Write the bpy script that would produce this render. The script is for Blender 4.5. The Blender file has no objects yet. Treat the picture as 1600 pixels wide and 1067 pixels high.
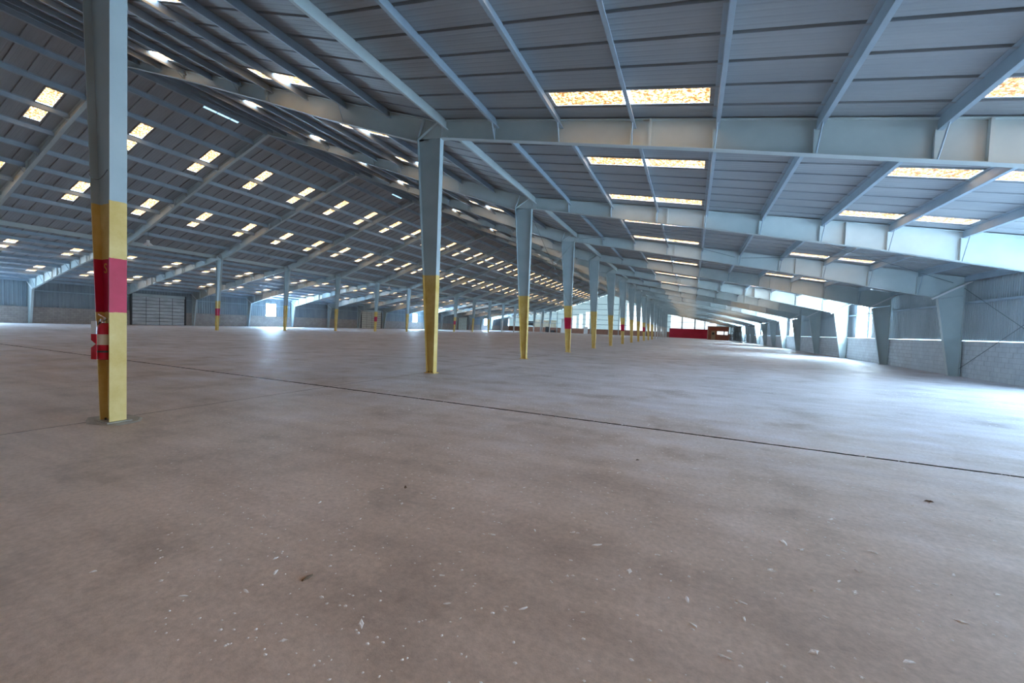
import bpy, math, random
from mathutils import Matrix, Vector
random.seed(7)
scene = bpy.context.scene
COL = scene.collection

# ------------------------------------------------------------------ camera
F_PX, YAW, PITCH, ROLL, EYE = 629.96, 0.4189, 0.0369, 0.0376, 1.4852
fw = Vector((-math.sin(YAW)*math.cos(PITCH), math.cos(YAW)*math.cos(PITCH), -math.sin(PITCH)))
r0 = Vector((math.cos(YAW), math.sin(YAW), 0)); u0 = r0.cross(fw)
rt = r0*math.cos(ROLL) + u0*math.sin(ROLL); up = u0*math.cos(ROLL) - r0*math.sin(ROLL)
cam_d = bpy.data.cameras.new('camera'); cam = bpy.data.objects.new('camera', cam_d); COL.objects.link(cam)
cam.matrix_world = Matrix(((rt.x, up.x, -fw.x, 0), (rt.y, up.y, -fw.y, 0), (rt.z, up.z, -fw.z, EYE), (0, 0, 0, 1)))
cam_d.sensor_width = 36; cam_d.lens = F_PX/1600*36; cam_d.clip_end = 600; cam_d.clip_start = .05
scene.camera = cam

# ------------------------------------------------------------------ sky and exposure
SKY_COLOR, SKY_STRENGTH = (0.50, 0.75, 1.0), 6.8
SKYLIGHT_L, WINDOW_L, FAR_L = 9.2, 42.0, 1.0
wld = bpy.data.worlds.new('sky'); scene.world = wld; wld.use_nodes = True
bg = wld.node_tree.nodes['Background']; bg.inputs[0].default_value = (*SKY_COLOR, 1); bg.inputs[1].default_value = SKY_STRENGTH
scene.view_settings.view_transform = 'Standard'; scene.view_settings.look = 'None'
scene.view_settings.gamma = 1; scene.view_settings.use_curve_mapping = False
scene.view_settings.exposure = 1.30
scene.cycles.max_bounces = 6; scene.cycles.diffuse_bounces = 4; scene.cycles.glossy_bounces = 2
scene.cycles.use_adaptive_sampling = True; scene.cycles.adaptive_threshold = .04
scene.cycles.use_denoising = True

# ------------------------------------------------------------------ dimensions
S, Y0 = 7.315, 2.8346                 # bay length, first frame
NF = 18                               # last frame (far end wall)
XR = -25.16                           # ridge
XA, XW = -7.2, 10.87                  # near column row, window wall columns
def Y(k): return Y0 + k*S
def mir(x): return 2*XR - x
def ident(x): return x
def zr(x):                            # underside of roof, window-wall half
    return 7.5 - (x + 7.2)/6 if x > -7.2 else 7.5 + (-7.2 - x)/3
ORD = ['first','second','third','fourth','fifth','sixth','seventh','eighth','ninth','tenth','eleventh','twelfth','thirteenth',
       'fourteenth','fifteenth','sixteenth','seventeenth','eighteenth','nineteenth','twentieth']

# ------------------------------------------------------------------ mesh helpers
class MB:
    def __init__(s): s.v = []; s.f = []; s.mi = []
    def poly(s, pts, mi=0):
        n = len(s.v); s.v += [tuple(p) for p in pts]; s.f.append(tuple(range(n, n+len(pts)))); s.mi.append(mi)
    def hexa(s, p, mi=0):             # p: 8 corners, bottom ring then top ring
        n = len(s.v); s.v += [tuple(q) for q in p]
        for f in ((3,2,1,0),(4,5,6,7),(0,1,5,4),(1,2,6,5),(2,3,7,6),(3,0,4,7)):
            s.f.append(tuple(n+i for i in f)); s.mi.append(mi)
    def box(s, x0, x1, y0, y1, z0, z1, mi=0):
        s.hexa([(x0,y0,z0),(x1,y0,z0),(x1,y1,z0),(x0,y1,z0),(x0,y0,z1),(x1,y0,z1),(x1,y1,z1),(x0,y1,z1)], mi)
    def plate(s, pts, y0, y1, mi=0):  # polygon in the X-Z plane given thickness along Y
        n = len(s.v); m = len(pts)
        s.v += [(x,y0,z) for x,z in pts] + [(x,y1,z) for x,z in pts]
        s.f.append(tuple(range(n, n+m))); s.f.append(tuple(range(n+2*m-1, n+m-1, -1))); s.mi += [mi, mi]
        for i in range(m):
            j = (i+1) % m; s.f.append((n+i, n+m+i, n+m+j, n+j)); s.mi.append(mi)
    def strip(s, pts, y0, y1, th, mi=0):   # flange following a polyline in X-Z, thickness th upwards/sideways
        for (xa,za),(xb,zb) in zip(pts[:-1], pts[1:]):
            dx, dz = xb-xa, zb-za; l = math.hypot(dx, dz); nx, nz = -dz/l*th, dx/l*th
            s.hexa([(xa,y0,za),(xb,y0,zb),(xb,y1,zb),(xa,y1,za),(xa+nx,y0,za+nz),(xb+nx,y0,zb+nz),(xb+nx,y1,zb+nz),(xa+nx,y1,za+nz)], mi)
    def tube(s, a, b, r, n=6, r2=None, mi=0, caps=True):
        a, b = Vector(a), Vector(b); d = (b-a).normalized()
        t = Vector((0,0,1)) if abs(d.z) < .9 else Vector((1,0,0))
        e1 = d.cross(t).normalized(); e2 = d.cross(e1); r2 = r if r2 is None else r2
        k = len(s.v)
        for c, rr in ((a, r), (b, r2)):
            for i in range(n):
                w = 2*math.pi*i/n; s.v.append(tuple(c + e1*math.cos(w)*rr + e2*math.sin(w)*rr))
        for i in range(n):
            j = (i+1) % n; s.f.append((k+i, k+j, k+n+j, k+n+i)); s.mi.append(mi)
        if caps:
            s.f.append(tuple(range(k+n-1, k-1, -1))); s.f.append(tuple(range(k+n, k+2*n))); s.mi += [mi, mi]
    def lathe(s, prof, c, n=20, mi=0):     # prof: (radius, z) list around a vertical axis at c
        k = len(s.v)
        for rr, z in prof:
            for i in range(n):
                w = 2*math.pi*i/n; s.v.append((c[0]+rr*math.cos(w), c[1]+rr*math.sin(w), c[2]+z))
        for q in range(len(prof)-1):
            for i in range(n):
                j = (i+1) % n; s.f.append((k+q*n+i, k+q*n+j, k+(q+1)*n+j, k+(q+1)*n+i)); s.mi.append(mi)
    def mesh(s, name, mats, smooth=False):
        me = bpy.data.meshes.new(name); me.from_pydata(s.v, [], s.f)
        for m in (mats if isinstance(mats, (list, tuple)) else [mats]): me.materials.append(m)
        me.polygons.foreach_set('material_index', s.mi)
        if smooth: me.polygons.foreach_set('use_smooth', [True]*len(s.f))
        me.update(); return me
    def obj(s, name, mats, parent=None, smooth=False, **props):
        return link(name, s.mesh(name, mats, smooth), parent, **props)
def link(name, me, parent=None, loc=None, rot=None, **props):
    o = bpy.data.objects.new(name, me); COL.objects.link(o)
    if parent: o.parent = parent
    if loc: o.location = loc
    if rot: o.rotation_euler = rot
    for k, v in props.items(): o[k] = v
    return o
def thing(name, label, cat, group=None, loc=(0,0,0)):
    o = link(name, None, None, loc, label=label, category=cat, kind='thing')
    if group: o['group'] = group
    return o
def struct(name, me=None, label=None):
    o = link(name, me, None, kind='structure')
    if label: o['label'] = label
    return o

# ------------------------------------------------------------------ materials
class NT:
    def __init__(s, name):
        s.m = bpy.data.materials.new(name); s.m.use_nodes = True; s.t = s.m.node_tree; s.b = s.t.nodes['Principled BSDF']
    def n(s, typ, **kw):
        q = s.t.nodes.new(typ)
        for k, v in kw.items():
            if k.startswith('i_'): q.inputs[k[2:].replace('_', ' ')].default_value = v
            else: setattr(q, k, v)
        return q
    def l(s, a, b): s.t.links.new(a, b)
    def pos(s): return s.n('ShaderNodeNewGeometry').outputs['Position']
    def noise(s, scale, detail=4, rough=.55, vec=None, stretch=None):
        q = s.n('ShaderNodeTexNoise'); q.inputs['Scale'].default_value = scale; q.inputs['Detail'].default_value = detail; q.inputs['Roughness'].default_value = rough
        v = vec or s.pos()
        if stretch:
            mp = s.n('ShaderNodeMapping'); mp.inputs['Scale'].default_value = stretch; s.l(v, mp.inputs['Vector']); v = mp.outputs[0]
        s.l(v, q.inputs['Vector']); return q.outputs['Fac']
    def ramp(s, fac, stops):
        q = s.n('ShaderNodeValToRGB'); e = q.color_ramp.elements
        while len(e) < len(stops): e.new(.5)
        for el, (p, c) in zip(e, stops): el.position = p; el.color = (*c, 1) if len(c) == 3 else c
        s.l(fac, q.inputs['Fac']); return q.outputs['Color']
    def mix(s, fac, a, b, mode='MIX'):
        q = s.n('ShaderNodeMix', data_type='RGBA', blend_type=mode)
        for sock, val in ((q.inputs['Factor'], fac), (q.inputs['A'], a), (q.inputs['B'], b)):
            if isinstance(val, (int, float)): sock.default_value = val
            elif isinstance(val, tuple): sock.default_value = (*val, 1)
            else: s.l(val, sock)
        return q.outputs['Result']
    def math(s, op, a, b=0.0):
        q = s.n('ShaderNodeMath', operation=op)
        for i, v in enumerate((a, b)):
            if isinstance(v, (int, float)): q.inputs[i].default_value = v
            else: s.l(v, q.inputs[i])
        return q.outputs[0]
    def bump(s, h, strength=.2, dist=.01):
        q = s.n('ShaderNodeBump'); q.inputs['Strength'].default_value = strength; q.inputs['Distance'].default_value = dist
        s.l(h, q.inputs['Height']); s.l(q.outputs[0], s.b.inputs['Normal'])
    def base(s, c):
        if isinstance(c, tuple): s.b.inputs['Base Color'].default_value = (*c, 1)
        else: s.l(c, s.b.inputs['Base Color'])
    def set(s, rough=.5, metal=0.0, spec=.5):
        s.b.inputs['Roughness'].default_value = rough; s.b.inputs['Metallic'].default_value = metal; s.b.inputs['Specular IOR Level'].default_value = spec
def mottled(name, c1, c2, scale=1.2, rough=.5, metal=0., bump=0., spec=.4, lo=.3, hi=.7, stretch=None):
    t = NT(name); f = t.noise(scale, 5, .6, stretch=stretch); t.base(t.ramp(f, [(lo, c1), (hi, c2)])); t.set(rough, metal, spec)
    if bump: t.bump(t.noise(scale*14), bump, .01)
    return t.m
def plain(name, c, rough=.5, metal=0., spec=.5):
    t = NT(name); t.base(c); t.set(rough, metal, spec); return t.m
M = {}
M['steel'] = mottled('painted_steel', (.44,.52,.53), (.54,.61,.61), .9, .55, 0, .03)
M['purlin'] = mottled('purlin_paint', (.30,.38,.45), (.38,.47,.54), 1.4, .5, .1)
M['sheet'] = mottled('roof_sheet', (.28,.31,.335), (.36,.38,.395), .7, .55, .15, .03, stretch=(.3, 1.6, 1))
M['wall_sheet'] = mottled('wall_sheet', (.38,.44,.48), (.47,.53,.56), .8, .55, .1, stretch=(1, 1.5, .3))
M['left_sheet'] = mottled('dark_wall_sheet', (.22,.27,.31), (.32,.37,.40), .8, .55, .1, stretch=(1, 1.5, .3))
M['dark'] = plain('dark_steel', (.035,.04,.045), .6)
M['rod'] = plain('rod_steel', (.16,.2,.22), .5, .2)
M['chrome'] = plain('bright_metal', (.7,.7,.7), .25, 1.)
M['red_gloss'] = plain('red_enamel', (.58,.012,.03), .25)
M['cream'] = plain('cream_label', (.78,.70,.5), .5)
M['white'] = plain('white_paint', (.8,.8,.8), .5)
M['rubber'] = plain('black_rubber', (.02,.02,.02), .5)
M['yellow'] = plain('stencil_yellow', (.72,.52,.08), .6)
M['sill'] = plain('sill_flashing', (.55,.62,.66), .4, .3)
M['concrete_pad'] = mottled('grout', (.5,.47,.40), (.35,.33,.29), 8, .9)
M['paint_mark'] = mottled('worn_floor_paint', (.62,.64,.64), (.45,.46,.47), 9, .6)
M['fluff'] = mottled('white_fluff', (.93,.94,.95), (.98,.98,.98), 60, .9)
M['leaf'] = mottled('dry_leaf', (.12,.08,.05), (.2,.14,.09), 30, .8)
M['red_wall'] = mottled('red_painted_panel', (.42,.008,.03), (.55,.015,.05), .6, .45)

def column_paint(name, band, white=False):
    t = NT(name); p = t.n('ShaderNodeSeparateXYZ'); t.l(t.pos(), p.inputs[0])
    z = t.math('ADD', p.outputs['Z'], t.math('MULTIPLY', t.math('SUBTRACT', t.noise(9., 2), .5), .03))
    grey = t.ramp(t.noise(1.1, 5), [(.3, (.36,.45,.48)), (.7, (.46,.55,.57))])
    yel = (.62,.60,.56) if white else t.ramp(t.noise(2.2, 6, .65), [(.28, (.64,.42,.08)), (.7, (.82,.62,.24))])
    c = t.mix(t.math('GREATER_THAN', z, 2.93), yel, grey)
    if band:
        b = t.math('MULTIPLY', t.math('GREATER_THAN', z, 1.475), t.math('LESS_THAN', z, 2.185))
        c = t.mix(b, c, t.ramp(t.noise(3., 4), [(.3, (.50,.008,.05)), (.7, (.62,.016,.075))]))
    scuff = t.ramp(t.noise(16., 6, .7), [(.66, (0,0,0)), (.72, (1,1,1))])
    c = t.mix(t.math('MULTIPLY', scuff, .25), c, (.3,.27,.22))
    t.base(c); t.set(.5, 0, .4); return t.m
M['col'] = column_paint('column_paint', False)
M['col_band'] = column_paint('column_paint_banded', True)
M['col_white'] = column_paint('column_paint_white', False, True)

def emissive(name, color_fn, rough=.3):
    t = NT(name); t.base((.25,.2,.14)); t.set(rough)
    col, stren = color_fn(t)
    if isinstance(col, tuple): t.b.inputs['Emission Color'].default_value = (*col, 1)
    else: t.l(col, t.b.inputs['Emission Color'])
    t.b.inputs['Emission Strength'].default_value = stren
    return t.m
def skylight_col(t):                     # dirty fibreglass lit by daylight from outside
    f = t.noise(13.0, 3, .8)
    c = t.ramp(f, [(.43, (.03,.012,.003)), (.51, (.11,.058,.022)), (.58, (.34,.20,.085)), (.70, (1.,.66,.33))])
    g = t.noise(.5, 1); c = t.mix(1.0, c, t.ramp(g, [(.3, (.75,.72,.68)), (.7, (1.1,1.1,1.1))]), 'MULTIPLY')
    return c, SKYLIGHT_L
M['skylight'] = emissive('dirty_fibreglass', skylight_col)
M['window'] = emissive('daylit_glass', lambda t: ((.62,.84,1.), WINDOW_L), .1)
M['window_left'] = emissive('bright_blue_glass', lambda t: ((.46,.73,1.), 170.), .1)  # glow set far above the other panes, to send blue across the floor
M['far_light'] = emissive('daylit_translucent_sheet', lambda t: ((.70,.87,1.), FAR_L), .4)
M['far_sheet'] = emissive('pale_translucent_sheet', lambda t: ((.45,.72,.85), .30), .4)

def concrete():
    t = NT('concrete'); P = t.pos()
    big = t.noise(.16, 2, .55); mid = t.noise(.8, 5, .66); fine = t.noise(24, 3, .7); streak = t.noise(1.2, 4, .65, stretch=(.35, 1.8, 1))
    sx = t.n('ShaderNodeSeparateXYZ'); t.l(P, sx.inputs[0])
    dust = t.n('ShaderNodeMapRange'); dust.interpolation_type = 'SMOOTHSTEP'; dust.inputs[1].default_value = 2.5; dust.inputs[2].default_value = 10.5  # blends floor tone from brownish at low Y to bluish grey beyond
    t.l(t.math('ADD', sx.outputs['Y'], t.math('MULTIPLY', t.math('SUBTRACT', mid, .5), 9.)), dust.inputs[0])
    bluish = t.ramp(big, [(.32, (.63,.65,.70)), (.52, (.71,.73,.79)), (.7, (.77,.79,.85))])
    brownish = t.ramp(big, [(.32, (.64,.53,.46)), (.52, (.71,.605,.535)), (.7, (.77,.685,.625))])
    c = t.mix(dust.outputs[0], brownish, bluish)
    c = t.mix(.75, c, t.ramp(mid, [(.30, (.50,.48,.47)), (.46, (.90,.89,.88)), (.66, (1.10,1.10,1.12))]), 'MULTIPLY')
    c = t.mix(.5, c, t.ramp(streak, [(.34, (.72,.70,.70)), (.55, (1.,1.,1.)), (.75, (1.12,1.11,1.1))]), 'MULTIPLY')
    c = t.mix(.35, c, t.ramp(fine, [(.3, (.55,.54,.53)), (.7, (1.3,1.3,1.3))]), 'MULTIPLY')
    st = t.ramp(t.noise(.62, 3, .5), [(.66, (0,0,0)), (.74, (1,1,1))])        # oil stains
    c = t.mix(t.math('MULTIPLY', st, .35), c, (.20,.185,.175))
    pale = t.ramp(t.noise(.33, 3, .6), [(.70, (0,0,0)), (.73, (1,1,1))])
    c = t.mix(t.math('MULTIPLY', pale, .25), c, (.66,.65,.63))
    t.base(c); t.b.inputs['Specular IOR Level'].default_value = .5
    rr = t.n('ShaderNodeMapRange'); t.l(mid, rr.inputs[0]); rr.inputs[1].default_value = .3; rr.inputs[2].default_value = .7; rr.inputs[3].default_value = .50; rr.inputs[4].default_value = .72
    t.l(rr.outputs[0], t.b.inputs['Roughness'])
    t.bump(t.noise(60, 2, .7), .25, .004)
    return t.m
M['concrete'] = concrete()
M['joint'] = mottled('joint_filler', (.012,.012,.013), (.05,.046,.042), 14, .9)
def block(name, c1, c2, mortar, w, h, axis):
    t = NT(name); s = t.n('ShaderNodeSeparateXYZ'); t.l(t.pos(), s.inputs[0]); cb = t.n('ShaderNodeCombineXYZ')
    t.l(s.outputs[axis], cb.inputs[0]); t.l(s.outputs['Z'], cb.inputs[1])
    b = t.n('ShaderNodeTexBrick'); t.l(cb.outputs[0], b.inputs['Vector'])
    b.inputs['Scale'].default_value = 1; b.inputs['Brick Width'].default_value = w; b.inputs['Row Height'].default_value = h
    b.inputs['Mortar Size'].default_value = .012; b.inputs['Color1'].default_value = (*c1, 1); b.inputs['Color2'].default_value = (*c2, 1); b.inputs['Mortar'].default_value = (*mortar, 1)
    t.base(t.mix(.35, b.outputs['Color'], t.ramp(t.noise(2.5, 6), [(.3, (.6,.6,.6)), (.7, (1.2,1.2,1.2))]), 'MULTIPLY')); t.set(.85, 0, .2); return t.m
M['block_wall'] = block('painted_blockwork', (.52,.55,.58), (.56,.60,.62), (.40,.42,.44), .4, .2, 'Y')
M['block'] = mottled('painted_block', (.47,.52,.56), (.58,.63,.66), 2.4, .85, 0, .15, .2)
M['mortar'] = plain('mortar', (.32,.34,.36), .95, 0, .1)
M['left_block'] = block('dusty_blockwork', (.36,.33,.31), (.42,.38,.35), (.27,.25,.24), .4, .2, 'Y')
M['brick_far'] = block('red_brick', (.34,.15,.10), (.42,.20,.13), (.36,.28,.24), .3, .1, 'X')
M['office_brick'] = block('office_brick', (.32,.09,.06), (.40,.13,.08), (.34,.22,.18), .3, .1, 'X')
M['door_white'] = mottled('weathered_white_door', (.36,.39,.41), (.66,.70,.72), 1.6, .6, stretch=(1, .5, 3))
M['door_cream'] = mottled('cream_door', (.50,.47,.40), (.62,.58,.50), 1.6, .6, stretch=(1, .5, 3))
M['door_green'] = mottled('pale_green_door', (.50,.62,.58), (.66,.76,.72), 1.6, .6, stretch=(1, .5, 3))
M['tan'] = plain('tan_paint', (.42,.32,.22), .6)

# ------------------------------------------------------------------ floor: slabs with recessed joints
floor = struct('floor', None, 'worn concrete warehouse floor with dark joints')
b = MB(); b.box(-64, 13.5, -13, Y(NF)+1, -.3, -.035); b.obj('joint_filler', M['joint'], floor)
xc = [-63.5, mir(XA)-.1, XR, XA-.1, 13]; yc = [-12.5] + [Y(k) for k in (.5, 2.5, 4.5, 6.5, 8.5, 10.5, 12.5, 14.5, 16.5)] + [Y(NF)+.9]
for i in range(len(xc)-1):
    for j in range(len(yc)-1):
        x0, x1, y0, y1 = xc[i]+.008, xc[i+1]-.008, yc[j]+(.03 if j == 1 else .01), yc[j+1]-(.03 if j == 0 else .01)
        near = j < 2
        def edge(pa, pb, step, amp, axis):
            n = max(1, int(math.hypot(pb[0]-pa[0], pb[1]-pa[1])/step)) if near else 1
            out = []
            for q in range(n):
                t = q/n; p = [pa[0]+(pb[0]-pa[0])*t, pa[1]+(pb[1]-pa[1])*t]
                if q and near: p[axis] += random.uniform(-amp, amp)*random.random()
                out.append(tuple(p))
            return out
        ring = edge((x0,y0),(x1,y0),.07,.014,1)+edge((x1,y0),(x1,y1),.12,.007,0)+edge((x1,y1),(x0,y1),.07,.014,1)+edge((x0,y1),(x0,y0),.12,.007,0)
        s = MB(); n = len(ring)
        s.v = [(x,y,0) for x,y in ring]+[(x,y,-.034) for x,y in ring]
        s.f = [tuple(range(n))]+[(k, n+k, n+(k+1)%n, (k+1)%n) for k in range(n)]; s.mi = [0]+[1]*n
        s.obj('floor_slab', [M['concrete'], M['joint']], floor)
pm = MB(); pm.box(-.11,.11,-.03,.03,.0005,.003); pmm = pm.mesh('paint_dash', M['paint_mark'])
for i in range(9): link('paint_dash', pmm, floor, (4.9+i*.36, 14.45+random.uniform(-.02,.02), 0), (0,0,random.uniform(-.06,.06)))

# ------------------------------------------------------------------ roof
SIDE_P = [-6.85,-5.2,-3.35,-1.53,.25,2.1,3.95,5.8,7.6,9.4,10.98]
MAIN_P = [-8.98,-10.83,-12.66,-14.49,-16.3,-18.13,-19.96,-21.79,-23.6,-24.92]
SKY_X = [(-3.25,-1.62),(-1.44,.09),(4.25,5.71),(5.89,7.43)], [(-14.0,-12.75),(-12.57,-11.42),(-21.27,-20.05),(-19.87,-18.58)]
PW = S/10
XE = 11.5
PROF = [(-.04,0),(-.04,.05),(.022,.05),(.026,.0),(.03,-.014),(.07,-.014),(.075,0)]
for c in (.16,.30,.44,.58): PROF += [(c-.03,0),(c-.012,.004),(c+.012,.004),(c+.03,0)]
PROF.append((PW-.035,0))
def sheet(mb, m, xa, xb, prof, y=0.):
    n = len(mb.v)
    for x in (xa, xb):
        for u, dz in prof: mb.v.append((m(x), y+u, zr(x)+dz if x <= -7.2-1e-6 or x > -7.2+1e-6 else 7.5+dz))
    q = len(prof)
    for i in range(q-1): mb.f.append((n+i, n+i+1, n+q+i+1, n+q+i)); mb.mi.append(0)
def panel(mb, m, part, holed, y=0.):
    lo, hi = ((-7.2, XE), (XR, -7.2))[part]
    if not holed: sheet(mb, m, lo, hi, PROF, y); return
    cuts = sorted(SKY_X[part]); x = lo
    groups = [(cuts[0][0], cuts[1][1]), (cuts[2][0], cuts[3][1])]
    for a, c in groups:
        sheet(mb, m, x, a, PROF, y)
        sheet(mb, m, a, c, PROF[:7]+[(.078,0)], y); sheet(mb, m, a, c, [(.655,0),(PW-.035,0)], y)
        x = c
    sheet(mb, m, x, hi, PROF, y)
def skypane(m, xs):
    a, c = xs; s = MB(); y0, y1 = .077, .657
    q = [(m(a),y0,zr(a)),(m(c),y0,zr(c)),(m(c),y1,zr(c)),(m(a),y1,zr(a))]
    s.poly([(x,y,z+.006) for x,y,z in q])
    return s.mesh('skylight_panel', M['skylight'])
def purlin(mb, m, x, ya, yb):             # Z section with lip
    zt = zr(x)-.004; d = .30 if x == SIDE_P[0] else .235; th = .006; sl = (1/6 if x > -7.2 else 1/3); sg = 1 if m(0) == 0 else -1
    X = m(x)
    def q(dx): return zt - dx*sg*sl*sg   # follow the slope on the top flange
    mb.hexa([(X,ya,zt-d),(X+sg*th,ya,zt-d),(X+sg*th,yb,zt-d),(X,yb,zt-d),(X,ya,zt),(X+sg*th,ya,zt),(X+sg*th,yb,zt),(X,yb,zt)])
    w = .075*sg
    mb.hexa([(X,ya,zt-th),(X-w,ya,zt-th+.075*sl),(X-w,yb,zt-th+.075*sl),(X,yb,zt-th),(X,ya,zt),(X-w,ya,zt+.075*sl),(X-w,yb,zt+.075*sl),(X,yb,zt)])
    mb.hexa([(X,ya,zt-d),(X+w,ya,zt-d-.075*sl),(X+w,yb,zt-d-.075*sl),(X,yb,zt-d),(X,ya,zt-d+th),(X+w,ya,zt-d-.075*sl+th),(X+w,yb,zt-d-.075*sl+th),(X,yb,zt-d+th)])
    mb.hexa([(X+w,ya,zt-d-.075*sl),(X+w*1.08,ya,zt-d-.075*sl),(X+w*1.08,yb,zt-d-.075*sl),(X+w,yb,zt-d-.075*sl),(X+w,ya,zt-d+.022),(X+w*1.08,ya,zt-d+.022),(X+w*1.08,yb,zt-d+.022),(X+w,yb,zt-d+.022)])
NEAR_BAYS = 14
for m, nm, lab in ((ident, 'ceiling_1', 'ribbed metal roof slope above the window wall'), (mir, 'ceiling_2', 'ribbed metal roof slope descending to the wall with the roller doors')):
    ce = struct(nm, None, lab)
    pm = {}
    for part in (0, 1):
        for h in (0, 1):
            s = MB(); panel(s, m, part, h); pm[part, h] = s.mesh('roof_panel', M['sheet'])
    sm = [skypane(m, xs) for p in SKY_X for xs in p]
    pl = []
    for x in SIDE_P+MAIN_P:
        s = MB(); purlin(s, m, x, .012, S-.012); pl.append(s.mesh('purlin', M['steel' if x == SIDE_P[0] else 'purlin']))  # purlin by the column rows coloured paler to imitate light from below
    far = MB(); farp = MB(); fars = MB()
    for k in range(-2, NF):
        for c in range(10):
            y = Y(k)+.01*S+c*PW; h = 1 if c in (3, 8) else 0
            for part in (0, 1):
                if 0 <= k < NEAR_BAYS: link('roof_panel', pm[part, h], ce, (0, y, 0))
                else: panel(far, m, part, h, y)
            if h:
                for q in sm: link('skylight_panel', q, ce, (0, y, 0))
        for i, x in enumerate(SIDE_P+MAIN_P):
            if 0 <= k < NEAR_BAYS: link('purlin', pl[i], ce, (0, Y(k), 0))
            else: purlin(farp, m, x, Y(k)+.012, Y(k+1)-.012)
    far.obj('distant_roof_panels', M['sheet'], ce, kind='stuff'); farp.obj('distant_purlins', M['purlin'], ce, kind='stuff')
    # ridge cap, closed along its whole length
    s = MB(); sg = 1 if m is ident else -1
    s.box(min(XR, XR+sg*.3), max(XR, XR+sg*.3), -12, Y(NF), zr(XR)+.05, zr(XR)+.06)
    s.obj('ridge_cap', M['sheet'], ce)

M['slit_glow'] = emissive('sky_slit_glow', lambda t: ((.30,.58,.9), 1.0), .3)  # glowing strips added under the closed roof, standing in for sky through a gap
for ya, yb in ((Y(1.52), Y(1.78)), (Y(3.67), Y(3.84))):
    s = MB(); xa, xb = -25.66, -25.90; za, zb_ = zr(mir(xa)), zr(mir(xb))
    s.hexa([(xa,ya,za-.012),(xb,ya,zb_-.012),(xb,yb,zb_-.012),(xa,yb,za-.012),(xa,ya,za-.004),(xb,ya,zb_-.004),(xb,yb,zb_-.004),(xa,yb,za-.004)])
    s.obj('ridge_slit_glow', M['slit_glow'], bpy.data.objects['ceiling_2'])
# ------------------------------------------------------------------ columns
FW = .18
def flange(mb, pts, yc, w=FW, th=.016): mb.strip(pts, yc-w/2, yc+w/2, th)
def interior_column(m, k, label, mat, group):
    t = thing('steel_column', label, 'column', group, (m(XA), Y(k), 0)); yc = -.065
    X = lambda x: m(x)-m(XA)
    s = MB(); s.plate([(X(-6.99),.02),(X(-6.99),6.93),(X(-7.80),7.02),(X(-7.22),.02)], yc-.006, yc+.006); s.obj('web', mat, t)
    s = MB(); flange(s, [(X(-6.985),.02),(X(-6.985),6.93)], yc); s.obj('flange', mat, t)
    s = MB(); flange(s, [(X(-7.22),.02),(X(-7.80),7.02)], yc); s.obj('flange', mat, t)
    s = MB(); s.box(min(X(-6.93),X(-7.28)), max(X(-6.93),X(-7.28)), yc-.13, yc+.13, 0.001, .022)
    s.obj('base_plate', M['concrete_pad'] if k == 0 else mat, t)
    if k < 2:
        for dx in (-7.05,-7.17):
            for dy in (-.055,.055): s = MB(); s.tube((X(dx),yc+dy,.022),(X(dx),yc+dy,.05),.012); s.obj('anchor_bolt', M['dark'], t)
    s = MB(); s.box(min(X(-6.76),X(-7.0)), max(X(-6.76),X(-7.0)), yc-.1, yc+.1, 6.90, 6.925); s.obj('cap_plate', M['steel'], t)
    return t
FIRST = None
for k in range(0, NF):
    band = k % 3 == 0
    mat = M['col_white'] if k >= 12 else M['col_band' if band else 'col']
    if k == 0: lab = 'nearest tapered steel column, yellow base with red band, carrying the fire extinguisher'
    else: lab = f'tapered steel column {"with red band " if band and k < 12 else ""}standing {ORD[k]} in the row beginning at the extinguisher column'
    c = interior_column(ident, k, lab, mat, 'columns of the extinguisher row')
    if k == 0: FIRST = c
for k in range(2, NF):
    band = k % 3 == 0
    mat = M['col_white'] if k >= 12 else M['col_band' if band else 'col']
    lab = 'distant steel column half hidden behind the extinguisher column' if k == 2 else \
        f'slim distant column {"with red band " if band and k < 12 else ""}standing {ORD[k-3]} in the row before the roller-door wall'
    interior_column(mir, k, lab, mat, 'columns of the distant row')
def wall_column(m, k, label, group):
    t = thing('wall_column', label, 'column', group, (m(XW), Y(k), 0)); yc = -.065; X = lambda x: m(x)-m(XW)
    s = MB(); s.plate([(X(10.66),.02),(X(11.0),.02),(X(11.0),3.62),(X(10.12),3.46)], yc-.006, yc+.006); s.obj('web', M['steel'], t)
    s = MB(); flange(s, [(X(10.66),.02),(X(10.12),3.46)], yc); s.obj('flange', M['steel'], t)
    s = MB(); flange(s, [(X(11.016),.02),(X(11.016),4.2)], yc); s.obj('flange', M['steel'], t)
    s = MB(); s.strip([(X(9.9),3.42),(X(11.2),4.22)] if m is ident else [(X(11.2),4.22),(X(9.9),3.42)], yc-.15, yc-.105, .07); s.obj('knee_brace', M['white'], t)
    s = MB(); s.box(min(X(10.6),X(11.04)), max(X(10.6),X(11.04)), yc-.12, yc+.12, .001, .02); s.obj('base_plate', M['steel'], t)
for k in range(2, NF):
    lab = 'tapered wall column at the near end of the braced block wall bay' if k == 2 else f'tapered grey wall column on the window wall, {ORD[k-3]} one beyond the braced bay'
    wall_column(ident, k, lab, 'window wall columns')
for k in range(1, NF):
    lab = f'dark tapered column against the roller-door wall, {ORD[k-1]} along that wall'
    wall_column(mir, k, lab, 'roller-door wall columns')

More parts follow.
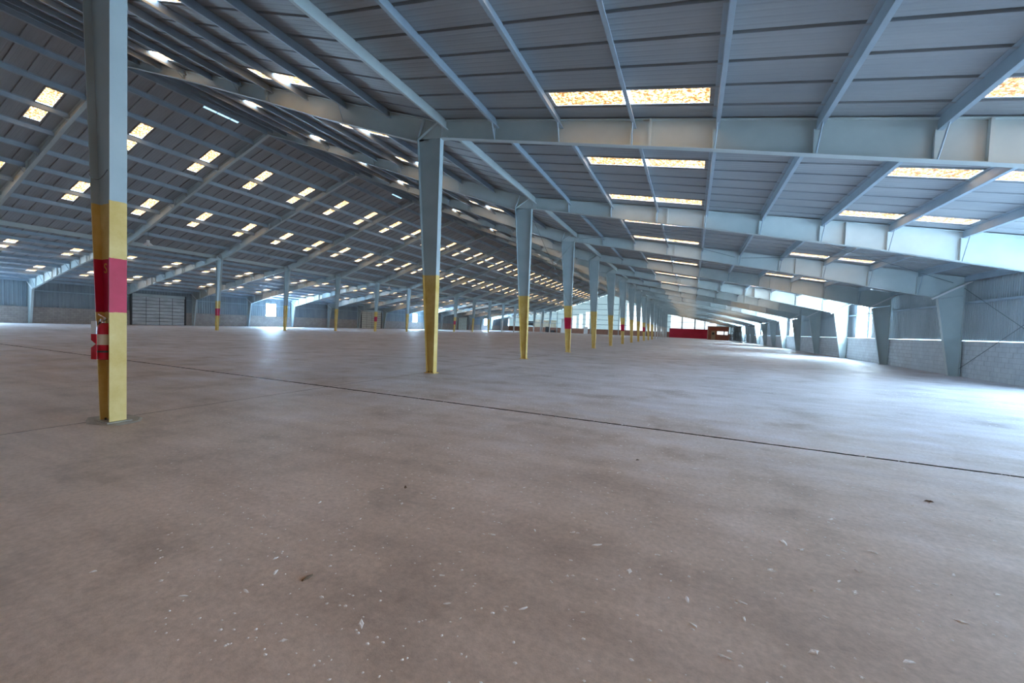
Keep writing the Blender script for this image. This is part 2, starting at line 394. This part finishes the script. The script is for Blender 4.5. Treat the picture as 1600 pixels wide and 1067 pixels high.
# ------------------------------------------------------------------ roof beams
SD = [(-6.98,.545),(0.,.69),(5.2,.845),(10.1,1.13)]
MDP = [(-7.82,.76),(-11.9,.70),(-14.6,.575),(-19.6,.43),(XR,.385)]
def beam(m, k, part, label, group):
    t = thing('roof_beam', label, 'beam', group, (0, Y(k), 0)); yc = -.065; sg = 1 if m is ident else -1
    top = .05
    if part == 0:
        bot = [(x, zr(x)-d) for x, d in SD]; up_ = [(-6.98, zr(-6.98)-top), (11.0, zr(11.0)-top)]
        poly = [(m(x),z) for x,z in bot+[(11.0,3.64)]+up_[::-1]]; pur = SIDE_P[1:-1]; spl = (4.62, -1.15)
        dep = lambda x: next(d0+(d1-d0)*(x-x0)/(x1-x0) for (x0,d0),(x1,d1) in zip(SD[:-1],SD[1:]) if x <= x1+1e-6)
    else:
        bot = [(x, zr(x)-d) for x, d in MDP]; up_ = [(-7.0,zr(-7.0)-top),(-7.2, 7.5-top), (XR, zr(XR)-top)]
        poly = [(m(x),z) for x,z in [(-7.0,6.96)]+bot+up_[::-1]]; pur = MAIN_P[:-1]; spl = (-14.75,)
        dep = lambda x: next(d0+(d1-d0)*(x-x0)/(x1-x0) for (x0,d0),(x1,d1) in zip(MDP[:-1],MDP[1:]) if x >= x1-1e-6)
    s = MB(); s.plate(poly, yc-.006, yc+.006); s.obj('web', M['steel'], t)
    s = MB(); flange(s, [(m(x),z) for x,z in bot], yc); s.obj('bottom_flange', M['steel'], t)
    s = MB(); flange(s, [(m(x),z) for x,z in up_], yc); s.obj('top_flange', M['steel'], t)
    for x in spl:
        s = MB(); s.box(min(m(x),m(x+.05)), max(m(x),m(x+.05)), yc-.1, yc+.1, zr(x)-dep(x), zr(x)-top); s.obj('splice_plate', M['steel'], t)
    if part == 1:
        s = MB(); s.strip([(m(-7.80),7.02),(m(-7.6),7.56)], yc-.1, yc+.1, .02); s.obj('stiffener', M['sill'], t)
        s = MB(); s.strip([(m(-7.78),7.0),(m(-7.1),7.40)], yc-.09, yc+.09, .02); s.obj('stiffener', M['steel'], t)
    if k <= 8:
        for i, x in enumerate(pur):
            if part == 1 and i not in (1, 3, 4, 6): continue
            s = MB(); a = (m(x+.03), yc-.34, zr(x)-.23); c = (m(x), yc-.09, zr(x)-dep(x)+.01)
            s.tube(a, c, .017, 4); s.obj('flange_brace', M['purlin'], t)
            if i % 2 == 0 or part == 0:
                s = MB(); s.box(min(m(x-.05),m(x-.03)), max(m(x-.05),m(x-.03)), yc-.07, yc-.007, zr(x)-dep(x)+.01, zr(x)-.24); s.obj('stiffener', M['steel'], t)
    return t
for k in range(0, NF):
    beam(ident, k, 0, f'pale steel roof beam from the {ORD[k]} extinguisher-row column down to the window wall', 'beams over the window-side aisle')
    beam(ident, k, 1, f'tapered steel roof beam rising from the {ORD[k]} extinguisher-row column to the ridge', 'beams over the near main roof slope')
    beam(mir, k, 1, f'steel roof beam descending the distant main slope, {ORD[k]} frame of the hall', 'beams under the distant main slope')
    beam(mir, k, 0, f'low roof beam over the distant aisle by the roller-door wall, {ORD[k]} frame', 'beams over the roller-door aisle')

# ------------------------------------------------------------------ bracing rods
def rod(label, a, c, r=.011):
    s = MB(); s.tube(a, c, r, 6); s.obj('brace_rod', M['rod'], None, label=label, category='rod', group='diagonal brace rods')
rod('brace rod rising from the wall column foot across the block wall', (11.0, Y(3)-.1, .35), (11.0, Y(2), 4.05))
rod('brace rod dropping from the wall column head across the ribbed sheeting', (10.98, Y(3)-.1, 3.95), (10.98, Y(2), .4))
rod('thin rod sloping down between the third and fourth extinguisher-row columns', (-7.1, Y(2)+.1, 6.75), (-7.1, Y(3)-.1, 2.95), .009)
rod('thin rod sloping up between the third and fourth extinguisher-row columns', (-7.13, Y(2)+.1, 3.0), (-7.13, Y(3)-.1, 6.75), .009)
zb = lambda x: zr(x)-.34
for xa, xb, w in ((-6.7, 1.9, 'beside the near column row'), (2.2, 10.6, 'above the window wall knee')):
    rod(f'roof brace rod {w}, running outward with distance', (xa, Y(2)+.1, zb(xa)), (xb, Y(3)-.1, zb(xb)))
    rod(f'roof brace rod {w}, running inward with distance', (xb, Y(2)+.1, zb(xb)), (xa, Y(3)-.1, zb(xa)))

# ------------------------------------------------------------------ walls
def ribbed(m, x, y0, y1, z0, z1, pitch=.2, dep=.035):
    s = MB(); ys = []; y = y0
    while y < y1-1e-4:
        for du, d in ((0,0),(pitch*.55,0),(pitch*.65,dep),(pitch*.88,dep)):
            if y+du < y1: ys.append((y+du, d))
        y += pitch
    ys.append((y1, 0)); n = len(ys)
    s.v = [(m(x-d), yy, z0) for yy, d in ys]+[(m(x-d), yy, z1) for yy, d in ys]
    s.f = [(i, i+1, n+i+1, n+i) for i in range(n-1)]; s.mi = [0]*(n-1)
    return s
BH = 1.6
WINR = [(4.52,4.80),(7.58,7.86),(10.6,10.9),(13.6,13.9)]
WINL = [(5.40,5.62),(10.40,10.63),(15.40,15.63)]
wr = struct('wall_right', None, 'grey ribbed sheet wall on painted blockwork with windows')
s = MB(); s.box(11.06, 11.36, -12, Y(.3), 0, BH); s.box(11.06, 11.36, Y(2.15), Y(2.2), 0, BH); s.box(11.06, 11.36, (Y(2.2)+10.2), Y(NF), 0, BH); s.obj('blockwork', M['block_wall'], wr)
s = MB(); s.box(11.075, 11.36, Y(2.2), (Y(2.2)+10.2), 0, BH); s.obj('mortar', M['mortar'], wr)
bl = {}
for L in (.39, .19):
    s = MB(); s.hexa([(0,0,0),(.3,0,0),(.3,L,0),(0,L,0),(0,0,.19),(.3,0,.19),(.3,L,.19),(0,L,.19)]); bl[L] = s.mesh('block', M['block'])
for r in range(8):
    y = Y(2.2); odd = r % 2
    if odd: link('block', bl[.19], wr, (11.06, y+.005, r*.2+.005)); y += .2
    while y + .4 <= (Y(2.2)+10.2)+1e-6:
        link('block', bl[.39], wr, (11.06+random.uniform(0,.003), y+.005, r*.2+.005)); y += .4
    if (Y(2.2)+10.2)-y > .15: link('block', bl[.19], wr, (11.06, y+.005, r*.2+.005))
s = MB(); s.strip([(11.0,BH+.012),(11.3,BH+.03)], Y(2.15), Y(NF), .008); s.obj('sill_flashing', M['sill'], wr)
n = int((Y(NF)-Y(-2))/.9144); pw = S/8
gap0 = Y(1.5)
pmesh = {z: ribbed(ident, 11.36, 0, pw, z, 4.42, pw/7, .022).mesh('wall_panel', M['wall_sheet']) for z in (BH+.01, BH+.04)}
for i in list(range(-16, 2))+list(range(17, NF*8)):
    k = i/8; z = BH+.04 if 1.5 <= k < 3.8 else BH+.01
    if any(a-.02 <= k+.0625 <= c+.02 for a, c in WINR): continue
    link('wall_panel', pmesh[z], wr, (0, Y(k), 0))
for z in (3.3,):
    for k in range(2, NF):
        s = MB(); s.box(11.14, 11.32, Y(k)+.02, Y(k+1)-.02, z, z+.012); s.box(11.12, 11.135, Y(k)+.02, Y(k+1)-.02, z-.05, z+.05); s.obj('girt', M['purlin'], wr)
wl = struct('wall_left', None, 'dusty blockwork wall with dark sheeting above and roller doors')
mm = mir
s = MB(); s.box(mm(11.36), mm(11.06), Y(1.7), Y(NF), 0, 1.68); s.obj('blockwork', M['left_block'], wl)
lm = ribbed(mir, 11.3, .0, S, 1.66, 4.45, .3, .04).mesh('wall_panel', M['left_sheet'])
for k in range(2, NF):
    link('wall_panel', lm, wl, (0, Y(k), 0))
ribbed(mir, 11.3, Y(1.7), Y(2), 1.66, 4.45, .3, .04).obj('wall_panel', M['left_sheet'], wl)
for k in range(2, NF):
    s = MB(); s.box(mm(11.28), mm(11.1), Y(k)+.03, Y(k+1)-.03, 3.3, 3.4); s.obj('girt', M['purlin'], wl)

WN = [0]
def window(m, k0, k1, z0, z1, x, cols, rows):
    WN[0] += 1; y0, y1 = Y(k0), Y(k1); w = struct(f'window_{WN[0]}', None, 'bright daylit steel window with dark glazing bars')
    xa, xb = sorted((m(x-.05), m(x+.05))); s = MB()
    for a, c in ((y0-.05, y0), (y1, y1+.05)): s.box(xa, xb, a, c, z0-.05, z1+.05)
    for a, c in ((z0-.05, z0), (z1, z1+.05)): s.box(xa, xb, y0, y1, a, c)
    s.obj('window_frame', M['purlin'], w)
    for i in range(1, cols):
        s = MB(); yy = y0+(y1-y0)*i/cols; s.box(xa+.02, xb-.02, yy-.018, yy+.018, z0, z1); s.obj('glazing_bar', M['purlin'], w)
    for i in range(1, rows):
        s = MB(); zz = z0+(z1-z0)*i/rows; s.box(xa+.02, xb-.02, y0, y1, zz-.022, zz+.022); s.obj('glazing_bar', M['purlin'], w)
    s = MB(); s.box(m(x)-.004, m(x)+.004, 0, (y1-y0)/cols-.01, 0, (z1-z0)/rows-.01); me = s.mesh('pane', M['window' if m is ident else 'window_left'])
    for i in range(cols):
        for j in range(rows): link('pane', me, w, (0, y0+(y1-y0)*i/cols+.005, z0+(z1-z0)*j/rows+.005))
for a, c in WINR: window(ident, a, c, BH+.06, 4.0, 11.2, 2, 3)
for a, c in WINL: window(mir, a, c, 1.72, 3.62, 11.2, 2, 3)

def sectional_door(idx, k0, k1, h, mat):
    d = struct(f'door_{idx}', None, ['','weathered white sectional roller door','cream sectional roller door','pale green sectional roller door'][idx])
    y0, y1 = Y(k0), Y(k1); x = mir(11.0); w = (y1-y0)/4; hh = h/8
    s = MB(); s.box(x-.06, x-.02, y0, y1, 0, h); s.obj('backing', M['dark'], d)
    s = MB(); s.box(x-.04, x+.06, y0-.16, y0, 0, h+.35); s.obj('jamb', M['dark'], d)
    s = MB(); s.box(x-.04, x+.06, y1, y1+.16, 0, h+.35); s.obj('jamb', M['dark'], d)
    s = MB(); s.box(x-.04, x+.08, y0, y1, h, h+.35); s.obj('header', M['steel'], d)
    s = MB(); s.hexa([(0,.02,.02),(0,w-.02,.02),(0,w-.02,hh-.02),(0,.02,hh-.02),(.03,.05,.05),(.03,w-.05,.05),(.03,w-.05,hh-.05),(.03,.05,hh-.05)]); me = s.mesh('door_panel', mat)
    for i in range(4):
        for j in range(8): link('door_panel', me, d, (x-.02, y0+i*w, j*hh))
for i, (a, c, mt) in enumerate(((3.11,3.86,'door_white'),(8.13,8.9,'door_cream'),(13.2,13.87,'door_green'))): sectional_door(i+1, a, c, 3.45, M[mt])

# near end wall, unseen behind the viewpoint, added to block sky light
wf = struct('wall_front', None, 'ribbed sheet gable wall closing the near end, added to block light')
s = MB(); s.plate([(-61.5,0),(11.5,0),(11.5,zr(11.5)),(-7.2,7.5),(XR,zr(XR)),(mir(-7.2),7.5),(-61.5,zr(mir(-61.5)))], -11.9, -11.8); s.obj('gable_sheet', M['wall_sheet'], wf)
# far end wall
wb = struct('wall_back', None, 'distant gable wall with brick base and bright translucent panels'); YE = Y(NF)
def zroof(x): return zr(x) if x >= XR else zr(mir(x))
s = MB(); s.box(-61.5, 11.5, YE, YE+.3, 0, 1.7); s.obj('brick_base', M['brick_far'], wb)
s = MB()
s.plate([(-61.5,1.7),(XR,1.7),(11.5,1.7),(11.5,zr(11.5)),(-7.2,7.5),(XR,zr(XR)),(mir(-7.2),7.5),(-61.5,zr(mir(-61.5)))], YE+.12, YE+.14); s.obj('gable_sheet', M['far_sheet'], wb)
xs = [-37.5,-35.3,-33,-21.6,-19.6,-17.6,-15.6,-13.2,-11.2,-9.2]
for i, x in enumerate(xs):
    s = MB(); zt = zroof(x)-(1.2 if x > -30 else 3.5); s.box(x, x+1.25, YE+.06, YE+.11, 1.75, zt); s.obj('translucent_panel', M['far_light'], wb)
for x0, x1 in ((-6.2,-3.2),(-2.7,.4),(.9,3.2),(3.5,6.5)):
    s = MB(); s.plate([(x0,2.8),(x1,2.8),(x1,zr(x1)-.35),(x0,zr(x0)-.35)], YE+.06, YE+.11); s.obj('translucent_panel', M['far_light'], wb)
for z in (3.2, 4.8, 6.4, 8.2, 10.0):
    xa = XR - (zr(XR)-z)*3+.5; xb = min(11.3, XR + (zr(XR)-z)*3-.5) if z > 7.5 else (-7.2 + (7.5-z)*6-.3)
    if z < 7.5: xa = mir(xb)
    s = MB(); s.box(max(xa,-61), min(xb,11), YE-.06, YE+.04, z-.07, z+.07); s.obj('girt', M['purlin'], wb)
for x in (-55,-49,-43,-37.8,-31.2,-25.2,-22.0,-17.9,-13.5,-7.3,-2.95,.65,3.35,7.5):
    s = MB(); s.box(x-.12, x+.12, YE-.16, YE+.03, 0, zroof(x)-.3); s.obj('end_post', M['steel'], wb)
s = MB(); s.box(-33.5,-32.1, YE-.05, YE+.04, 0.05, 2.3); s.obj('white_door', M['white'], wb)
s = MB(); s.box(-56.5,-51.5, YE-.02, YE+.05, 2.1, 3.7); s.obj('dark_opening', M['dark'], wb)
s = MB(); s.box(-51.3,-43.3, YE+.0, YE+.05, 1.72, 4.2); s.obj('cream_sheet', M['cream'], wb)

# red partition, brick office, mesh cage at the far end
def tagged(o, label, cat): o['label'] = label; o['category'] = cat; return o
t = thing('red_partition', 'low red partition wall standing before the bright far gable', 'partition', None, (-6.4, YE-1.2, 0))
for i in range(7):
    s = MB(); s.box(i*1.56, i*1.56+1.56, .012*(i%2), .08, 0, 2.75); s.obj('panel', M['red_wall'], t)
s = MB(); s.box(0, 10.92, -.03, .11, 2.75, 2.85); s.obj('cap_rail', M['dark'], t)
t = thing('brick_office', 'small red brick office with tan door and two bright windows', 'office', None, (3.9, Y(16), 0))
s = MB(); s.box(0, 4.9, 0, 6, 0, 3.5); s.obj('wall', M['office_brick'], t)
s = MB(); s.box(-.15, 5.05, -.15, 6.1, 3.5, 3.62); s.obj('roof_slab', M['tan'], t)
s = MB(); s.box(.75, 1.75, -.05, 0, 0.02, 2.4); d = s.obj('door', M['tan'], t)
s = MB(); s.box(.95, 1.5, -.065, -.05, 1.35, 1.95); s.obj('door_glass', M['dark'], d)
for a, c in ((2.15,3.65),(3.95,4.65)):
    s = MB(); s.box(a-.07, c+.07, -.06, -.005, 1.38, 2.32); w = s.obj('window', M['white'], t)
    q = (c-a)/(3 if c-a > 1 else 2); s = MB(); s.box(0, q-.05, -.075, -.06, 1.45, 2.25); me = s.mesh('pane', M['far_light'])
    for i in range(3 if c-a > 1 else 2): link('pane', me, w, (a+.025+i*q, 0, 0))
t = thing('wire_cage', 'dark steel mesh storage cage beside the brick office', 'cage', None, (8.5, Y(11.2), 0))
for i in range(9):
    s = MB(); s.box(-.04+0, .04, i*3.3-.04, i*3.3+.04, 0, 3.3); s.obj('post', M['dark'], t)
for z in (.1, 1.1, 2.2, 3.25):
    s = MB(); s.box(-.03, .03, 0, 26.4, z-.03, z+.03); s.obj('rail', M['dark'], t)
s = MB()
for i in range(90): s.box(-.008, .008, i*.293, i*.293+.012, .1, 3.25)
s.obj('mesh_infill', M['dark'], t, kind='stuff')
s = MB(); s.box(.0, 2.1, -.04, .04, 3.2, 3.3); s.obj('rail', M['dark'], t)
for i in range(8):
    s = MB(); s.box(i*.28, i*.28+.03, -.015, .015, .05, 3.2); s.obj('bar', M['dark'], t)
s = MB(); s.box(-.5,.5,-.3,.3,0,1.9); o = tagged(s.obj('cabinet', M['dark']), 'dark upright cabinet against the far brick wall', 'cabinet'); o.location = (-46.4, YE-.5, 0)
s = MB(); s.box(-.6,.6,-.4,.4,.12,.7)
for dx in (-.5,.4): s.box(dx, dx+.1, -.4, .4, 0, .12)
o = tagged(s.obj('crate', M['dark']), 'small dark crate on the floor by the far brick wall', 'crate'); o.location = (-44.2, YE-.9, 0)
t = thing('sheet_stack', 'pale upright panel leaning near the far brick wall', 'panel', None, (-40.4, YE-1.5, 0))
s = MB(); s.hexa([(-.8,0,0),(.8,0,0),(.8,.08,0),(-.8,.08,0),(-.8,.9,5.0),(.8,.9,5.0),(.8,.98,5.0),(-.8,.98,5.0)]); s.obj('sheet', M['white'], t)

# ------------------------------------------------------------------ pendant lamps
def lamp(loc, ztop, label):
    t = thing('pendant_lamp', label, 'lamp', 'pendant high-bay lamps', loc)
    s = MB(); s.tube((0,0,.42),(0,0,ztop-loc[2]),.012); s.obj('cord', M['rod'], t)
    s = MB(); s.lathe([(.07,.42),(.11,.38),(.11,.22)], (0,0,0), 14); s.obj('ballast', M['white'], t)
    s = MB(); s.lathe([(.11,.22),(.2,.16),(.33,0),(.34,-.03)], (0,0,0), 18); s.obj('shade', M['white'], t)
    s = MB(); s.lathe([(.0,-.06),(.05,-.05),(.075,0),(.06,.1),(.03,.18)], (0,0,0), 10); s.obj('bulb', M['cream'], t)
lamp((-40.5, Y(2.0)+.45, 6.95), zr(mir(-40.5))-.02, 'white pendant lamp hanging just beyond the extinguisher column')
lamp((-40.5, Y(5.95), 6.2), zr(mir(-40.5))-.02, 'white pendant lamp hanging above the distant column row')

# ------------------------------------------------------------------ extinguisher, sign and stencil on the first column
ex, ey = -7.145, Y(0)-.135
t = thing('fire_extinguisher', 'red fire extinguisher hanging on the yellow column', 'extinguisher', None, (ex, ey, .84)); R = .08
s = MB(); s.lathe([(0,.0),(.06,.0),(.078,.012),(R,.03),(R,.40),(.076,.44),(.055,.475),(.03,.49),(.0,.49)], (0,0,0), 28); s.obj('cylinder', M['red_gloss'], t, True)
s = MB(); s.lathe([(R+.0015,.20),(R+.0015,.34)], (0,0,0), 28); s.obj('label_wrap', M['cream'], t, True)
s = MB(); s.lathe([(.028,.485),(.028,.51),(.02,.515),(.02,.545),(0,.545)], (0,0,0), 14); v = s.obj('valve', M['chrome'], t, True)
s = MB(); s.tube((.02,0,.54),(-.10,-.02,.515),.012,6); s.tube((.05,0,.545),(.02,0,.54),.012,6); s.obj('carry_handle', M['chrome'], t)
s = MB(); s.tube((.03,0,.55),(-.09,-.03,.60),.011,6); s.obj('squeeze_lever', M['chrome'], t)
s = MB(); s.tube((0,-.028,.525),(0,-.045,.525),.022,12); s.obj('gauge', M['white'], v)
s = MB(); pts = [(-.02,0,.52),(-.07,-.01,.53),(-.105,-.02,.48),(-.11,-.02,.38),(-.10,-.02,.26)]
for a, c in zip(pts[:-1], pts[1:]): s.tube(a, c, .012, 8)
s.obj('hose', M['rubber'], t); s = MB(); s.tube((-.10,-.02,.26),(-.098,-.02,.17),.012,10,.02); s.obj('nozzle', M['rubber'], t)
for zz in (.10, .30): s = MB(); s.box(-.03,.03,.075,.09,zz,zz+.03); s.obj('bracket', M['dark'], t)
s = MB(); s.lathe([(R+.003,.10),(R+.003,.125)], (0,0,0), 28); s.obj('strap', M['dark'], t)
t = thing('extinguisher_sign', 'narrow red and white arrow sign hanging beside the fire extinguisher', 'sign', None, (-7.10, Y(0)-.265, .855)); t.rotation_euler = (0, 0, math.radians(22))
s = MB(); s.box(-.036,.036,0,.006,.0,.33); s.obj('red_panel', M['red_gloss'], t)
s = MB(); s.box(-.036,.036,0,.006,.33,.50); s.obj('white_panel', M['white'], t)
s = MB(); s.plate([(-.034,.15),(.03,.20),(-.034,.25)], -.003, -.001); s.obj('arrow_mark', M['white'], t)
def text_mesh(body, size, mat):
    cu = bpy.data.curves.new('stencil', 'FONT'); cu.body = body; cu.size = size; cu.extrude = .001; cu.align_x = 'CENTER'; cu.align_y = 'CENTER'
    o = bpy.data.objects.new('tmp', cu); COL.objects.link(o); bpy.context.view_layer.update()
    me = bpy.data.meshes.new_from_object(o.evaluated_get(bpy.context.evaluated_depsgraph_get())); bpy.data.objects.remove(o)
    me.materials.clear(); me.materials.append(mat); return me
link('stencil_letter', text_mesh('S', .19, M['yellow']), FIRST, (-7.30-XA, -.073, 2.06), (math.pi/2, 0, 0), label='yellow stencilled letter S')
s = MB(); q = [(-7.52+.5*i/10, .04+.10*math.sin(math.pi*i/10)) for i in range(11)]
for (xa, a), (xb, c) in zip(q[:-1], q[1:]): s.tube((xa-XA,-.16,3.36-a), (xb-XA,-.16,3.36-c), .005, 5)
s.obj('wire_tie', M['rod'], FIRST)
s = MB(); ring = [(.42*math.cos(i*.524)+random.uniform(-.05,.05), .26*math.sin(i*.524)-.03+random.uniform(-.03,.03)) for i in range(12)]
n = len(ring); s.v = [(x,y,.0005) for x,y in ring]+[(x*.9,y*.9,.012) for x,y in ring]; s.f = [tuple(range(n,2*n))]+[(i,(i+1)%n,n+(i+1)%n,n+i) for i in range(n)]; s.mi = [0]*len(s.f)
s.obj('grout_pad', M['concrete_pad'], FIRST)

# ------------------------------------------------------------------ debris
def flake_mesh(mat, n=9, squash=1.):
    s = MB(); ring = []
    for i in range(n):
        a = 2*math.pi*i/n; r = random.uniform(.45, 1.15); ring.append((r*math.cos(a), r*math.sin(a)*squash))
    s.v = [(x,y,random.uniform(.0,.25)) for x,y in ring]+[(x*.55+random.uniform(-.1,.1),y*.55,random.uniform(.35,.8)) for x,y in ring]+[(random.uniform(-.2,.2),0,random.uniform(.3,.7))]
    for i in range(n):
        j = (i+1) % n; s.f += [(i,j,n+j,n+i),(n+i,n+j,2*n)]
    s.f.append(tuple(range(n-1,-1,-1))); s.mi = [0]*len(s.f)
    return s.mesh('flake', mat)
FL = [flake_mesh(M['fluff'], random.choice((8,9,11)), random.uniform(.4,1.)) for _ in range(8)]
big = [(0.08,2.23),(0.32,2.54),(0.21,2.07),(0.68,3.44),(1.05,3.51),(1.23,3.59),(1.08,3.38),(1.05,3.24),(0.95,2.96),(0.99,2.43),(1.39,2.92),(-0.98,2.74),(-0.74,1.94),(0.42,3.23),(0.77,3.38),(-1.23,2.54),(-0.28,2.55),(-0.53,2.76),(-0.72,2.85),(0.9,3.05),(1.61,3.49),(1.73,3.34),(0.53,2.98),(0.05,2.43),(0.32,2.4),(0.6,2.3),(-1.28,1.98),(-1.41,1.48),(-2.15,1.56),(-2.38,1.21),(-3.05,1.1),(-4.35,5.56),(-2.61,4.08),(-0.24,4.39),(0.1,4.85),(-0.17,4.37),(1.4,5.6),(2.47,5.81),(1.9,4.79),(2.43,5.37),(1.04,4.07),(1.12,4.07),(0.56,3.91),(0.15,4.08)]
rnd = random.Random(3)
for _ in range(190):
    y = rnd.uniform(1.2, 9.5); big.append((rnd.uniform(-min(1.7*y, 6.6), .72*y+.2), y))
for i, (x, y) in enumerate(big):
    r = rnd.uniform(.015, .027) if i < 44 else rnd.uniform(.010, .018)
    o = link('fluff_tuft', rnd.choice(FL), None, (x, y, .0005), (0,0,rnd.uniform(0,6.28)), label='small white tuft of fluff lying on the concrete floor', category='debris', group='white fluff scattered on the floor')
    o.scale = (r*rnd.uniform(1.,2.), r, r*.3)
LM = [flake_mesh(M['leaf'], 7, .5) for _ in range(3)]
for (x, y), lab in zip([(-.5,4.81),(2.1,4.99),(-2.29,2.9),(-1.94,1.6)], ('dry dark leaf lying a little short of the long floor joint', 'brown curled leaf near the window-side end of the floor joint', 'flat brown leaf scrap on the bare concrete before the columns', 'dark splinter lying at the shaded front of the floor')):
    o = link('dry_leaf', rnd.choice(LM), None, (x, y, .0005), (0,0,rnd.uniform(0,6.28)), label=lab, category='leaf'); o.scale = (.045, .03, .018)
s = MB()
for _ in range(4200):
    y = 1.0 + 15*rnd.random()**1.1; x = rnd.uniform(-min(2.2*y, 6.8), .75*y+.4); r = rnd.uniform(.004, .010)+.0007*y; a = rnd.uniform(0, 6.28)
    st = rnd.uniform(.5, 1.6); p = [(x+r*math.cos(a+q*1.257)*rnd.uniform(.5,1.1)*st, y+r*math.sin(a+q*1.257)*rnd.uniform(.5,1.1), .0008) for q in range(5)]
    n = len(s.v); s.v += p+[(x, y, r*.4)]; s.f += [(n+q, n+(q+1) % 5, n+5) for q in range(5)]; s.mi += [0]*5
s.obj('dust_specks', M['fluff'], None, kind='stuff', label='tiny pale specks of dust littering the floor', category='debris')
